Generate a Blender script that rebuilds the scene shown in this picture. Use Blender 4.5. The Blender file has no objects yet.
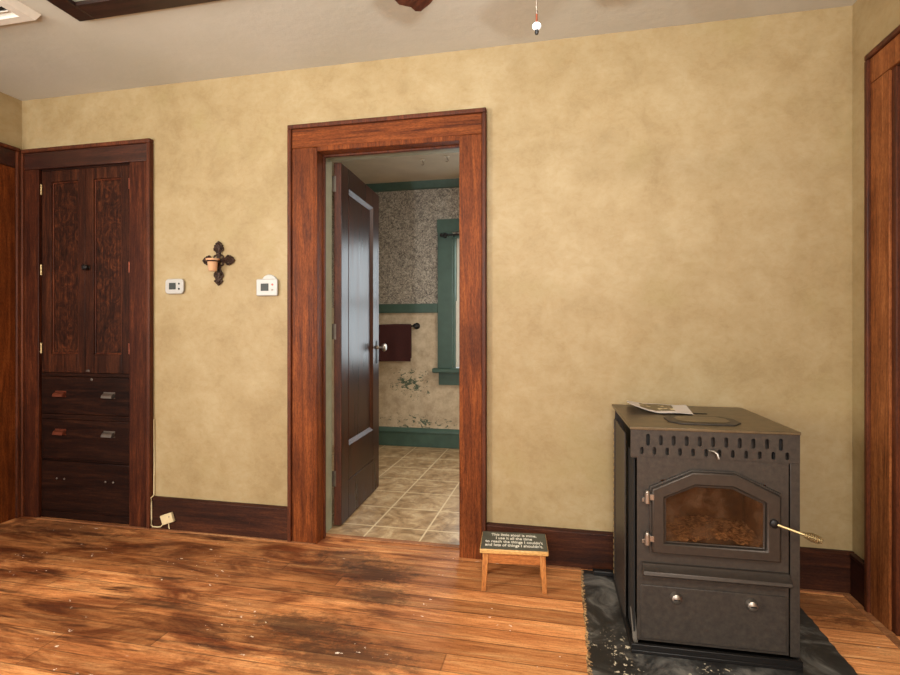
import bpy, bmesh, math, random
from mathutils import Vector, Matrix
random.seed(7)
C = bpy.context.scene.collection
PI = math.pi
# ------------------------------------------------------------------ materials
def srgb(r, g, b):
    f = lambda c: (c/255/12.92) if c/255 <= .04045 else ((c/255+.055)/1.055)**2.4
    return (f(r), f(g), f(b), 1)
class NT:
    def __init__(s, name):
        s.m = bpy.data.materials.new(name); s.m.use_nodes = True
        s.t = s.m.node_tree; s.n = s.t.nodes; s.l = s.t.links
        s.b = s.n['Principled BSDF']; s.out = s.n['Material Output']
    def N(s, kind, **kw):
        x = s.n.new(kind)
        for k, v in kw.items(): setattr(x, k, v)
        return x
    def put(s, sock, v):
        if hasattr(v, 'is_output') or isinstance(v, bpy.types.NodeSocket): s.l.new(v, sock)
        elif v is not None:
            sock.default_value = v
    def coord(s, scale=(1,1,1), loc=(0,0,0), rot=(0,0,0)):
        c = s.N('ShaderNodeTexCoord'); m = s.N('ShaderNodeMapping')
        m.inputs['Scale'].default_value = scale; m.inputs['Location'].default_value = loc; m.inputs['Rotation'].default_value = rot
        s.l.new(c.outputs['Object'], m.inputs['Vector']); return m.outputs[0]
    def noise(s, vec, scale=5, detail=4, rough=.55, dist=0):
        x = s.N('ShaderNodeTexNoise'); s.l.new(vec, x.inputs['Vector'])
        x.inputs['Scale'].default_value = scale; x.inputs['Detail'].default_value = detail
        x.inputs['Roughness'].default_value = rough; x.inputs['Distortion'].default_value = dist
        return x.outputs['Fac']
    def ramp(s, fac, stops):
        x = s.N('ShaderNodeValToRGB'); e = x.color_ramp.elements
        while len(e) < len(stops): e.new(.5)
        for q, (p, c) in zip(e, stops):
            q.position = p; q.color = c if not isinstance(c, (int, float)) else (c, c, c, 1)
        s.l.new(fac, x.inputs[0]); return x.outputs[0]
    def mix(s, fac, a, b, mode='MIX'):
        x = s.N('ShaderNodeMix', data_type='RGBA', blend_type=mode)
        s.put(x.inputs[0], fac); s.put(x.inputs[6], a); s.put(x.inputs[7], b); return x.outputs[2]
    def math(s, op, a, b=None, c=None):
        x = s.N('ShaderNodeMath', operation=op); s.put(x.inputs[0], a)
        if b is not None: s.put(x.inputs[1], b)
        if c is not None: s.put(x.inputs[2], c)
        return x.outputs[0]
    def smooth(s, v, a, b):
        x = s.N('ShaderNodeMapRange', interpolation_type='SMOOTHSTEP'); s.put(x.inputs[0], v)
        x.inputs[1].default_value = a; x.inputs[2].default_value = b; return x.outputs[0]
    def blob(s, centre, radii):           # 1 inside an ellipsoid, falling to 0 at its rim
        v = s.coord(tuple(1/r for r in radii), tuple(-c/r for c, r in zip(centre, radii)))
        x = s.N('ShaderNodeVectorMath', operation='LENGTH'); s.l.new(v, x.inputs[0])
        return s.math('SUBTRACT', 1, x.outputs['Value'])
    def bump(s, h, strength=.2, dist=.002):
        x = s.N('ShaderNodeBump'); x.inputs['Strength'].default_value = strength; x.inputs['Distance'].default_value = dist
        s.l.new(h, x.inputs['Height']); s.l.new(x.outputs[0], s.b.inputs['Normal'])
    def set(s, col=None, rough=None, metal=None, **kw):
        if col is not None: s.put(s.b.inputs['Base Color'], col)
        if rough is not None: s.put(s.b.inputs['Roughness'], rough)
        if metal is not None: s.put(s.b.inputs['Metallic'], metal)
        for k, v in kw.items(): s.put(s.b.inputs[k.replace('_', ' ')], v)
        return s.m

def plain(name, col, rough=.5, metal=0, var=.12, scale=30):
    n = NT(name); f = n.noise(n.coord(), scale, 3)
    lo = tuple(c*(1-var) for c in col[:3])+(1,); hi = tuple(min(1, c*(1+var)) for c in col[:3])+(1,)
    return n.set(n.ramp(f, [(.3, lo), (.7, hi)]), rough, metal)

def wood(name, dark, mid, light, axis='z', rough=.35, wear=None, scale=1., spec=.5, coat=0, fig=0):
    n = NT(name); long, short = .9*scale, 14*scale
    sc = {'x': (long, short, short), 'y': (short, long, short), 'z': (short, short, long)}[axis]
    f1 = n.noise(n.coord(sc), 1.6, 5, .6, 1.2) if not fig else n.noise(n.coord((9, 9, 6)), 1.8, 6, .72, 3.0)
    sc2 = tuple(q*6 for q in sc)
    f2 = n.noise(n.coord(sc2), 2.0, 3, .6)
    f = n.math('ADD', n.math('MULTIPLY', f1, .62), n.math('MULTIPLY', f2, .38))
    c = n.ramp(f, [(.36, dark), (.5, mid), (.64, light)])
    big = n.noise(n.coord(), 3.0, 3)
    c = n.mix(n.smooth(big, .35, .7), c, n.mix(.5, c, dark), 'MIX')
    if wear is not None:
        w = n.noise(n.coord(), 45, 4, .7)
        c = n.mix(n.smooth(w, .66, .72), c, wear)
    gr = n.noise(n.coord(tuple(min(q, 3) for q in sc)), 70, 3, .7)
    c = n.mix(1, c, n.ramp(gr, [(.34, srgb(205, 198, 192)), (.6, srgb(255, 255, 255))]), 'MULTIPLY')
    n.bump(f2, .12, .001)
    return n.set(c, n.math('ADD', n.math('MULTIPLY', f1, .2), rough-.1), Specular_IOR_Level=spec, Coat_Weight=coat)

M = {}
RD, RM, RL = srgb(72, 33, 13), srgb(114, 57, 22), srgb(144, 79, 35)
M['cas_v'] = wood('casing_wood_upright', RD, RM, RL, 'z', .55, spec=.15)
M['cas_x'] = wood('casing_wood_across', RD, RM, RL, 'x', .55, spec=.15)
M['cas_y'] = wood('casing_wood_sideways', RD, RM, RL, 'y', .55, spec=.15)
M['cas_lit'] = wood('lit_casing_wood', srgb(98, 52, 25), srgb(146, 88, 47), srgb(176, 114, 66), 'z', .55, spec=.15)  # same casing wood, colour lightened to stand in for light on the right wall
M['band'] = wood('backband_wood', srgb(58, 27, 14), srgb(90, 45, 23), srgb(116, 60, 31), 'z', .55, spec=.25)
DD, DM, DL = srgb(30, 14, 8), srgb(56, 27, 15), srgb(86, 45, 24)
M['dark_v'] = wood('dark_casing_upright', srgb(40, 17, 10), srgb(70, 32, 17), srgb(104, 54, 28), 'z', .5, spec=.15)
M['dark_x'] = wood('dark_casing_across', srgb(36, 15, 9), srgb(60, 27, 14), srgb(84, 40, 20), 'x', .42)
M['panel_v'] = wood('burled_panel_wood', srgb(24, 11, 6), srgb(54, 26, 14), srgb(100, 52, 27), 'z', .5, scale=.55, spec=.15, fig=1)
M['cab_v'] = wood('cabinet_wood_upright', DD, DM, DL, 'z', .5, spec=.15)
M['cab_x'] = wood('cabinet_wood_across', srgb(22, 10, 7), srgb(37, 18, 11), srgb(58, 31, 18), 'x', .5, spec=.12)
M['cab_in'] = plain('cabinet_inside', srgb(20, 10, 7), .8)
M['base'] = wood('baseboard_wood', srgb(38, 18, 10), srgb(62, 31, 17), srgb(88, 47, 25), 'x', .5, srgb(100, 54, 32), spec=.22)
M['base_y'] = wood('baseboard_wood_side', srgb(38, 16, 10), srgb(56, 25, 15), srgb(74, 35, 20), 'y', .5, spec=.22)
M['shoe'] = wood('bare_wood_strip', srgb(120, 72, 40), srgb(164, 108, 64), srgb(196, 146, 96), 'x', .7)
M['door_v'] = wood('door_wood', srgb(30, 14, 8), srgb(52, 25, 14), srgb(76, 39, 22), 'z', .30, spec=.22)
M['door_m'] = wood('door_moulding_wood', srgb(42, 21, 12), srgb(66, 35, 20), srgb(90, 50, 30), 'z', .42, spec=.25)
M['door_e'] = wood('door_edge_wood', srgb(56, 26, 14), srgb(88, 44, 24), srgb(124, 68, 38), 'z', .55)
M['green'] = plain('green_paint', srgb(60, 84, 73), .45, 0, .12, 14)
M['green_pale'] = plain('pale_green_paint', srgb(138, 140, 118), .55, 0, .12, 14)
M['black'] = plain('black_metal', srgb(22, 20, 19), .45, .4)
M['void'] = plain('flat_black', srgb(14, 13, 12), .85)  # near-black for the stove's insides and the vent duct
M['bracket'] = plain('dull_grey_steel', srgb(80, 73, 64), .7, .1)
M['brass'] = plain('aged_brass', srgb(168, 146, 104), .42, .85)
M['nickel'] = plain('worn_nickel', srgb(150, 142, 132), .35, .9)
M['copper'] = plain('tarnished_copper', srgb(150, 84, 62), .4, .85)
M['white'] = plain('white_plastic', srgb(168, 166, 160), .4, 0, .03)
M['white_paint'] = plain('white_painted_metal', srgb(212, 206, 192), .45, 0, .04)
M['screen'] = plain('dark_display', srgb(38, 44, 40), .55, 0, .05)
M['red'] = plain('red_mark', srgb(200, 90, 80), .5)
M['beige'] = plain('ivory_plastic', srgb(206, 188, 146), .5, 0, .05)
M['iron'] = plain('bronzed_iron', srgb(58, 40, 30), .5, .55, .4, 60)
M['stove'] = (lambda n: n.set(n.ramp(n.noise(n.coord(), 60, 4, .7), [(.3, srgb(46, 41, 37)), (.7, srgb(66, 59, 52))]), .48, .3))(NT('charcoal_stove_enamel'))
M['stove_top'] = (lambda n: n.set(n.ramp(n.noise(n.coord((3, 3, 3)), 8, 4, .7), [(.3, srgb(82, 70, 52)), (.7, srgb(108, 92, 68))]), .36, .45))(NT('lit_stove_top_enamel'))  # lighter and tan: the wall's reflection is put into the top's colour
M['stove_edge'] = plain('stove_frame_casting', srgb(60, 53, 47), .42, .5, .15, 70)
M['stool'] = wood('stool_pine', srgb(160, 98, 44), srgb(190, 124, 62), srgb(210, 150, 84), 'z', .45)
M['stool_x'] = wood('stool_pine_across', srgb(160, 96, 44), srgb(186, 116, 58), srgb(204, 138, 74), 'x', .45)
M['stool_edge'] = wood('stool_pine_edge', srgb(190, 140, 76), srgb(214, 168, 100), srgb(228, 188, 122), 'x', .45)
M['slate'] = plain('slate_grey_paint', srgb(78, 80, 70), .6, 0, .15, 40)
M['chalk'] = plain('pale_lettering', srgb(236, 234, 220), .6, 0, .05)
M['towel'] = plain('maroon_terry', srgb(62, 26, 24), .95, 0, .25, 120)
M['paper'] = plain('leaflet_paper', srgb(206, 200, 196), .6, 0, .03)
M['photo'] = (lambda n: n.set(n.mix(n.smooth(n.noise(n.coord(), 24, 3), .56, .62), srgb(88, 76, 50), srgb(212, 196, 160)), .4))(NT('leaflet_picture'))
M['blade'] = wood('fan_blade_wood', srgb(52, 26, 16), srgb(84, 44, 28), srgb(108, 60, 38), 'x', .4)
M['fan'] = plain('antique_bronze', srgb(70, 48, 32), .4, .7)
M['ball'] = plain('white_ceramic', srgb(225, 232, 236), .15, 0, .03)
M['votive'] = (lambda n: n.set(srgb(238, 186, 146), .2, 0, Transmission_Weight=.35, Subsurface_Weight=.2))(NT('peach_glass'))
M['wax'] = plain('candle_wax', srgb(240, 214, 180), .5, 0, .04)

# walls: sponged tan plaster
def wall_mat():
    n = NT('sponged_tan_plaster'); v = n.coord()
    a = n.noise(v, 1.7, 5, .62, .6); b = n.noise(n.coord(loc=(3, 1, 5)), 7.5, 5, .65, .4); c3 = n.noise(v, 42, 3, .6)
    f = n.math('ADD', n.math('MULTIPLY', a, .55), n.math('MULTIPLY', b, .45))
    c = n.ramp(f, [(.36, srgb(142, 121, 82)), (.5, srgb(155, 135, 96)), (.64, srgb(165, 147, 110))])
    c = n.mix(n.smooth(n.noise(n.coord(loc=(9, 4, 2)), 2.6, 4, .6), .55, .75), c, srgb(153, 135, 93))
    fine = n.noise(n.coord((1, 1, 1.4)), 28, 5, .7, .6)
    c = n.mix(n.smooth(fine, .38, .7), c, n.mix(1, c, srgb(247, 243, 235), 'MULTIPLY'))
    n.bump(n.math('ADD', c3, n.math('MULTIPLY', b, 1.5)), .22, .003)
    return n.set(c, .62)
M['wall'] = wall_mat()
def ceil_mat():
    n = NT('greige_ceiling_plaster'); v = n.coord()
    a = n.noise(v, 1.3, 4); b = n.noise(v, 22, 4, .6)
    c = n.ramp(a, [(.35, srgb(178, 174, 158)), (.65, srgb(188, 184, 170))])
    n.bump(b, .35, .004)
    return n.set(c, .7)
M['ceil'] = ceil_mat()
def floor_mat():
    n = NT('worn_fir_floorboards')
    tc = n.N('ShaderNodeTexCoord'); sp = n.N('ShaderNodeSeparateXYZ'); n.l.new(tc.outputs['Object'], sp.inputs[0])
    x, y = sp.outputs[0], sp.outputs[1]
    W = .0885
    ry = n.math('DIVIDE', n.math('ADD', y, 10.045), W); row = n.math('FLOOR', ry); fy = n.math('FRACT', ry)
    wn = n.N('ShaderNodeTexWhiteNoise', noise_dimensions='1D'); n.l.new(row, wn.inputs['W'])
    xo = n.math('DIVIDE', n.math('ADD', x, n.math('MULTIPLY', wn.outputs['Value'], 7)), 3.4)
    col = n.math('FLOOR', xo); fx = n.math('FRACT', xo)
    cb = n.N('ShaderNodeCombineXYZ'); n.l.new(row, cb.inputs[0]); n.l.new(col, cb.inputs[1])
    wn2 = n.N('ShaderNodeTexWhiteNoise', noise_dimensions='2D'); n.l.new(cb.outputs[0], wn2.inputs['Vector'])
    # grain, shifted board by board
    off = n.N('ShaderNodeCombineXYZ'); n.l.new(n.math('MULTIPLY', wn2.outputs['Value'], 40), off.inputs[0]); n.l.new(n.math('MULTIPLY', wn2.outputs['Value'], 17), off.inputs[2])
    va = n.N('ShaderNodeVectorMath', operation='ADD'); n.l.new(n.coord((1.1, 17, 1)), va.inputs[0]); n.l.new(off.outputs[0], va.inputs[1])
    g = n.noise(va.outputs[0], 2.0, 6, .62, .8)
    base = n.ramp(g, [(.28, srgb(194, 122, 72)), (.5, srgb(234, 164, 104)), (.72, srgb(250, 196, 136))])
    tone = n.ramp(wn2.outputs['Value'], [(0, srgb(196, 186, 176)), (1, srgb(255, 250, 244))])
    base = n.mix(1, base, tone, 'MULTIPLY')
    fg = n.noise(n.coord((4, 62, 1)), 2.4, 5, .72); sk = n.noise(n.coord((1, 1.6, 1)), 110, 3, .65)
    base = n.mix(1, base, n.ramp(fg, [(.34, srgb(206, 192, 180)), (.56, srgb(255, 255, 255))]), 'MULTIPLY')
    base = n.mix(n.math('MULTIPLY', n.smooth(sk, .52, .68), .3), base, srgb(92, 52, 28))
    # left half darker: soiled varnish, plus dimmer light put into the colour
    soil_shade = n.noise(n.coord((1, 3.2, 1)), 2.2, 5, .68, .7)
    left = n.smooth(n.math('ADD', n.math('MULTIPLY', x, -1), n.math('MULTIPLY', soil_shade, .9)), .45, 1.7)
    base = n.mix(n.math('MULTIPLY', left, n.smooth(soil_shade, .3, .66)), base, n.mix(1, base, srgb(132, 104, 90), 'MULTIPLY'))
    streak = n.noise(n.coord((.9, 8, 1), (2, 3, 1)), 2.4, 5, .7, .5)
    base = n.mix(n.math('MULTIPLY', n.smooth(streak, .52, .70), n.math('ADD', n.math('MULTIPLY', left, .85), .14)), base, srgb(70, 38, 22))
    # grey-black traffic stains before the doorway, browner patches in both back corners
    for (cx, cy, rx, ry_) in [(-1.02, 2.34, .22, .13), (-.83, 2.23, .24, .13), (-.74, 2.05, .16, .09), (-.95, 1.78, .26, .09), (-.72, 1.63, .30, .12), (.98, 2.33, .3, .15), (-2.7, 2.36, .5, .13)]:
        bl = n.blob((cx, cy, 0), (rx*1.35, ry_*1.35, 1))
        nn = n.noise(n.coord((1, 1.8, 1), (cx, cy, 0)), 13, 7, .8)
        f = n.smooth(n.math('ADD', bl, n.math('MULTIPLY', n.math('SUBTRACT', nn, .5), 2.6)), .2, .75)
        base = n.mix(n.math('MULTIPLY', f, .62), base, srgb(50, 36, 27) if cx < .9 and cx > -2 else srgb(66, 32, 18))
    # chips of pale paint, in clusters, and fine scuffs
    cl = n.noise(n.coord(loc=(1.5, .4, 0)), 2.6, 3, .6)
    sp1 = n.noise(n.coord((.8, 1.3, 1), (4, 8, 0)), 36, 3, .6)
    chips = n.math('MULTIPLY', n.smooth(sp1, .668, .69), n.smooth(cl, .53, .59))
    base = n.mix(chips, base, srgb(240, 232, 218))
    sc = n.noise(n.coord((.5, 2.4, 1), (7, 1, 0)), 60, 3, .6)
    base = n.mix(n.math('MULTIPLY', n.smooth(sc, .62, .72), n.math('MULTIPLY', n.smooth(cl, .42, .62), .45)), base, srgb(190, 150, 110))
    # gaps
    e = n.math('MINIMUM', fy, n.math('SUBTRACT', 1, fy)); gap = n.math('SUBTRACT', 1, n.smooth(e, .010, .040))
    e2 = n.math('MINIMUM', fx, n.math('SUBTRACT', 1, fx)); gap2 = n.math('SUBTRACT', 1, n.smooth(e2, .0003, .0012))
    gp = n.math('MAXIMUM', n.math('MULTIPLY', gap, n.math('ADD', n.math('MULTIPLY', wn.outputs['Value'], .6), .3)), n.math('MULTIPLY', gap2, .4))
    base = n.mix(gp, base, srgb(44, 22, 12))
    n.bump(n.math('SUBTRACT', n.math('MULTIPLY', g, .25), gp), .35, .002)
    return n.set(base, n.math('ADD', .36, n.math('MULTIPLY', soil_shade, .3)), Specular_IOR_Level=.3)
M['floor'] = floor_mat()
def tile_mat():
    n = NT('stone_look_vinyl_tile'); v = n.coord(loc=(.725+.305*20, -2.755+.305*20, 0))
    b = n.N('ShaderNodeTexBrick'); b.offset = 0; b.squash = 1; n.l.new(v, b.inputs['Vector'])
    b.inputs['Scale'].default_value = 1; b.inputs['Brick Width'].default_value = .305; b.inputs['Row Height'].default_value = .305
    b.inputs['Mortar Size'].default_value = .006; b.inputs['Mortar Smooth'].default_value = .4
    m = n.noise(n.coord(), 9, 6, .68, .9)
    m2 = n.noise(n.coord(loc=(2, 2, 0)), 3, 3, .6)
    t = n.ramp(m, [(.36, srgb(122, 96, 64)), (.5, srgb(164, 136, 100)), (.64, srgb(198, 174, 136))])
    t = n.mix(n.math('MULTIPLY', m2, .4), t, srgb(140, 112, 78))
    return n.set(n.mix(b.outputs['Fac'], t, srgb(204, 184, 148)), .34)
M['tile'] = tile_mat()
def kitchen_wall_mat():
    n = NT('kitchen_wallpaper_over_plaster')
    tc = n.N('ShaderNodeTexCoord'); sp = n.N('ShaderNodeSeparateXYZ'); n.l.new(tc.outputs['Object'], sp.inputs[0])
    up = n.math('GREATER_THAN', sp.outputs[2], 1.3)
    a = n.noise(n.coord(), 60, 5, .7, 2.4); b = n.noise(n.coord(loc=(5, 5, 5)), 24, 3, .6, 1.5)
    paper = n.ramp(n.math('ADD', n.math('MULTIPLY', a, .75), n.math('MULTIPLY', b, .25)), [(.43, srgb(80, 76, 70)), (.5, srgb(140, 132, 120)), (.57, srgb(188, 180, 164))])
    lo = n.ramp(n.noise(n.coord(), 11, 6, .7), [(.35, srgb(166, 148, 122)), (.65, srgb(200, 184, 156))])
    pl = n.noise(n.coord((1, 1, 1.5)), 19, 6, .74, 1.0)
    bl = n.math('MAXIMUM', n.blob((-1.40, 4.7, .60), (.34, 1, .24)), n.math('MULTIPLY', n.blob((-1.30, 4.7, .22), (.7, 1, .14)), .85))
    pe = n.smooth(n.math('ADD', n.math('MULTIPLY', n.math('MAXIMUM', bl, -.4), .24), pl), .695, .715)
    lo = n.mix(pe, lo, srgb(74, 88, 70))
    crack = n.noise(n.coord(loc=(1, 2, 3)), 30, 4, .7, 2)
    lo = n.mix(n.math('MULTIPLY', n.smooth(crack, .64, .7), .35), lo, srgb(110, 96, 76))
    n.bump(n.math('ADD', a, pe), .2, .002)
    return n.set(n.mix(up, lo, paper), .7)
M['kwall'] = kitchen_wall_mat()
M['kceil'] = plain('kitchen_ceiling_paint', srgb(190, 178, 158), .7, 0, .06, 6)
def pad_mat():
    n = NT('scuffed_black_hearth_sheet')
    a = n.noise(n.coord(), 5, 6, .7, .8); b = n.noise(n.coord(loc=(3, 3, 0)), 90, 2, .5); cl = n.noise(n.coord(loc=(.3, 0, 0)), 4.5, 3)
    c = n.ramp(a, [(.40, srgb(26, 25, 24)), (.50, srgb(44, 43, 41)), (.58, srgb(86, 84, 80)), (.70, srgb(126, 122, 114))])
    near = n.smooth(n.blob((.32, 1.74, 0), (.45, .3, 1)), .0, .5)
    sp = n.math('MULTIPLY', n.smooth(b, .63, .67), n.math('MAXIMUM', n.math('MULTIPLY', near, n.smooth(cl, .48, .56)), n.math('MULTIPLY', n.smooth(cl, .6, .66), .6)))
    c = n.mix(sp, c, srgb(206, 194, 168))
    tc = n.N('ShaderNodeTexCoord'); xyz = n.N('ShaderNodeSeparateXYZ'); n.l.new(tc.outputs['Object'], xyz.inputs[0])
    fray = n.math('ADD', n.math('SUBTRACT', .089, xyz.outputs[0]), n.math('MULTIPLY', n.math('SUBTRACT', n.noise(n.coord(), 55, 4, .7), .5), .05))
    c = n.mix(n.math('MULTIPLY', n.smooth(fray, 0, .004), .9), c, n.ramp(n.noise(n.coord(), 120, 3), [(.4, srgb(96, 66, 40)), (.6, srgb(206, 168, 118))]))
    n.bump(a, .3, .003)
    return n.set(c, .5)
M['pad'] = pad_mat()
def glass_mat(name, tint, alpha, rough=.05):
    n = NT(name); tr = n.N('ShaderNodeBsdfTransparent'); mx = n.N('ShaderNodeMixShader')
    tr.inputs[0].default_value = tint
    n.put(mx.inputs[0], alpha(n) if callable(alpha) else alpha)
    n.l.new(tr.outputs[0], mx.inputs[1]); n.l.new(n.b.outputs[0], mx.inputs[2]); n.l.new(mx.outputs[0], n.out.inputs[0])
    n.set(srgb(74, 54, 38), rough); return n
M['fireglass'] = glass_mat('sooted_stove_glass', (.80, .68, .56, 1), lambda n: n.math('ADD', .16, n.math('MULTIPLY', n.smooth(n.noise(n.coord(), 9, 5, .65), .46, .7), .5)), .16).m
_g = glass_mat('window_glass', (.95, .97, .97, 1), .06, .02); _g.set(srgb(200, 210, 210)); M['glass'] = _g.m
M['firebox'] = (lambda n: n.set(n.ramp(n.noise(n.coord(), 13, 5, .7), [(.3, srgb(88, 62, 44)), (.55, srgb(146, 108, 78)), (.75, srgb(196, 160, 122))]), .9))(NT('firebox_lining'))
M['ash'] = (lambda n: n.set(n.ramp(n.noise(n.coord(), 60, 5, .7), [(.42, srgb(104, 66, 42)), (.6, srgb(250, 224, 188))]), .9))(NT('ash_and_pellets'))
M['hatch'] = plain('pale_hatch_board', srgb(150, 158, 140), .35, 0, .12, 10)
M['hatch_frame'] = wood('hatch_frame_wood', srgb(30, 15, 12), srgb(46, 24, 18), srgb(64, 36, 26), 'x', .4)

# ------------------------------------------------------------------ mesh building
class MB:
    def __init__(s): s.b = bmesh.new()
    def box(s, x0, x1, y0, y1, z0, z1):
        v = [s.b.verts.new((x, y, z)) for z in (z0, z1) for y in (y0, y1) for x in (x0, x1)]
        for f in ((0,2,3,1), (4,5,7,6), (0,1,5,4), (2,6,7,3), (0,4,6,2), (1,3,7,5)): s.b.faces.new([v[i] for i in f])
        return s
    def prism(s, poly, a, b, axis='y'):
        P = {'y': lambda u, w, t: (u, t, w), 'x': lambda u, w, t: (t, u, w), 'z': lambda u, w, t: (u, w, t)}[axis]
        A = [s.b.verts.new(P(u, w, a)) for u, w in poly]; B = [s.b.verts.new(P(u, w, b)) for u, w in poly]
        n = len(poly); s.b.faces.new(A); s.b.faces.new(B[::-1])
        for i in range(n): s.b.faces.new((A[i], B[i], B[(i+1)%n], A[(i+1)%n]))
        return s
    def ring(s, outer, inner, a, b):          # a polygonal frame in the x-z plane, from y=a (front) to y=b
        n = len(outer)
        vs = [[s.b.verts.new((u, t, w)) for u, w in poly] for poly in (outer, inner) for t in (a, b)]
        oa, ob, ia, ib = vs
        for i in range(n):
            j = (i+1) % n
            s.b.faces.new((oa[i], oa[j], ia[j], ia[i])); s.b.faces.new((ob[i], ib[i], ib[j], ob[j]))
            s.b.faces.new((oa[i], ob[i], ob[j], oa[j])); s.b.faces.new((ia[i], ia[j], ib[j], ib[i]))
        return s
    def lathe(s, prof, p=(0,0,0), d=(0,0,1), seg=20):   # profile of (radius, distance along d)
        q = Vector(d).normalized().to_track_quat('Z', 'Y'); p = Vector(p); rings = []
        for r, h in prof:
            r = max(r, 1e-5)
            rings.append([s.b.verts.new(p + q @ Vector((r*math.cos(2*PI*i/seg), r*math.sin(2*PI*i/seg), h))) for i in range(seg)])
        for A, B in zip(rings, rings[1:]):
            for i in range(seg): s.b.faces.new((A[i], A[(i+1)%seg], B[(i+1)%seg], B[i]))
        s.b.faces.new(rings[0][::-1]); s.b.faces.new(rings[-1]); return s
    def cyl(s, a, b, r, r2=None, seg=16):
        a, b = Vector(a), Vector(b); L = (b-a).length
        return s.lathe([(r, 0), (r2 or r, L)], a, b-a, seg)
    def tube(s, pts, r, seg=8):
        pts = [Vector(p) for p in pts]; rings = []
        for i, p in enumerate(pts):
            d = (pts[min(i+1, len(pts)-1)] - pts[max(i-1, 0)]).normalized()
            q = d.to_track_quat('Z', 'Y'); rr = r(i/(len(pts)-1)) if callable(r) else r
            rings.append([s.b.verts.new(p + q @ Vector((rr*math.cos(2*PI*k/seg), rr*math.sin(2*PI*k/seg), 0))) for k in range(seg)])
        for A, B in zip(rings, rings[1:]):
            for i in range(seg): s.b.faces.new((A[i], A[(i+1)%seg], B[(i+1)%seg], B[i]))
        s.b.faces.new(rings[0][::-1]); s.b.faces.new(rings[-1]); return s
    def ball(s, c, r, sc=(1,1,1)):
        bmesh.ops.create_uvsphere(s.b, u_segments=20, v_segments=12, radius=1, matrix=Matrix.Translation(c) @ Matrix.Diagonal((r*sc[0], r*sc[1], r*sc[2], 1))); return s
    def build(s, name, mat, parent=None, bevel=0, smooth=True, loc=None, rz=0, segs=2):
        bmesh.ops.recalc_face_normals(s.b, faces=s.b.faces)
        if smooth:
            for f in s.b.faces: f.smooth = True
            for e in s.b.edges:
                if len(e.link_faces) != 2 or e.calc_face_angle(0) > .6: e.smooth = False
        me = bpy.data.meshes.new(name); s.b.to_mesh(me); s.b.free()
        me.materials.append(M[mat] if isinstance(mat, str) else mat)
        o = bpy.data.objects.new(name, me); C.objects.link(o)
        if parent: o.parent = parent
        if loc: o.location = loc
        o.rotation_euler.z = rz
        if bevel:
            m = o.modifiers.new('b', 'BEVEL'); m.width = bevel; m.segments = segs; m.limit_method = 'ANGLE'; m.angle_limit = .6; m.harden_normals = False
        return o
def tag(o, label, cat, group=None):
    o['label'] = label; o['category'] = cat
    if group: o['group'] = group
    return o
def thing(name, label, cat, loc=(0,0,0), rz=0, group=None):
    o = bpy.data.objects.new(name, None); C.objects.link(o); o.empty_display_size = .05
    o.location = loc; o.rotation_euler.z = rz; return tag(o, label, cat, group)
def struct(o, label=None):
    o['kind'] = 'structure'
    if label: o['label'] = label
    return o
def holder(name, label, loc=(0,0,0), rz=0):
    o = bpy.data.objects.new(name, None); C.objects.link(o); o.location = loc; o.rotation_euler.z = rz; return struct(o, label)

# ------------------------------------------------------------------ the room
XL, XR, YB, YF, H = -3.13, 1.18, 2.484, -2.7, 2.45
W2 = 2.66          # far side of the wall between the two rooms
KX0, KX1, KY, KH = -2.12, 1.3, 4.70, 2.47
struct(MB().box(XL-.1, XR+.1, YF-.1, 2.575, -.08, 0).build('floor', 'floor'), 'worn orange brown floorboards of the front room')
struct(MB().box(KX0-.1, KX1+.1, 2.575, KY+.1, -.08, .003).build('floor_kitchen', 'tile'), 'beige stone look tile floor beyond the doorway')
struct(MB().box(-1.25, -.455, 2.556, 2.594, 0, .007).build('trim_threshold', 'shoe', bevel=.003), 'pale strip where the boards meet the tile in the doorway')
# ceiling in four pieces round the hatch
HX0, HX1, HY0, HY1 = -1.968, -1.268, 1.018, 1.776
m = MB(); m.box(XL-.1, HX0, YF-.1, YB+.05, H, H+.1).box(HX1, XR+.1, YF-.1, YB+.05, H, H+.1).box(HX0, HX1, YF-.1, HY0, H, H+.1).box(HX0, HX1, HY1, YB+.05, H, H+.1)
struct(m.build('ceiling', 'ceil'), 'greyish plaster ceiling of the front room')
# back wall with a doorway and a niche for the cupboard
DX0, DX1, DH = -1.262, -.470, 2.045
m = MB()
m.box(XL-.1, -2.99, YB, W2, 0, H+.1).box(-2.36, DX0, YB, W2, 0, H+.1).box(DX1, XR+.1, YB, W2, 0, H+.1)
m.box(-2.99, -2.36, YB, W2, 2.035, H+.1).box(DX0, DX1, YB, W2, DH, H+.1)
struct(m.build('wall_back', 'wall'), 'sponged tan plaster wall with the doorway')
# left wall with a doorway next to the corner
LY0, LY1 = 1.50, 2.33
m = MB(); m.box(XL-.14, XL, LY1, YB, 0, H).box(XL-.14, XL, YF, LY0, 0, H).box(XL-.14, XL, LY0, LY1, 2.045, H)
struct(m.build('wall_left', 'wall'), 'strip of tan plaster wall at the left corner')
RY0, RY1 = 1.38, 2.185
m = MB(); m.box(XR, XR+.14, RY1, YB, 0, H).box(XR, XR+.14, YF, RY0, 0, H).box(XR, XR+.14, RY0, RY1, 2.06, H)
struct(m.build('wall_right', 'wall'), 'strip of tan plaster wall at the right corner')
struct(MB().box(XL, XR, YF-.14, YF, 0, H).build('wall_front', 'wall'))

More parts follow.
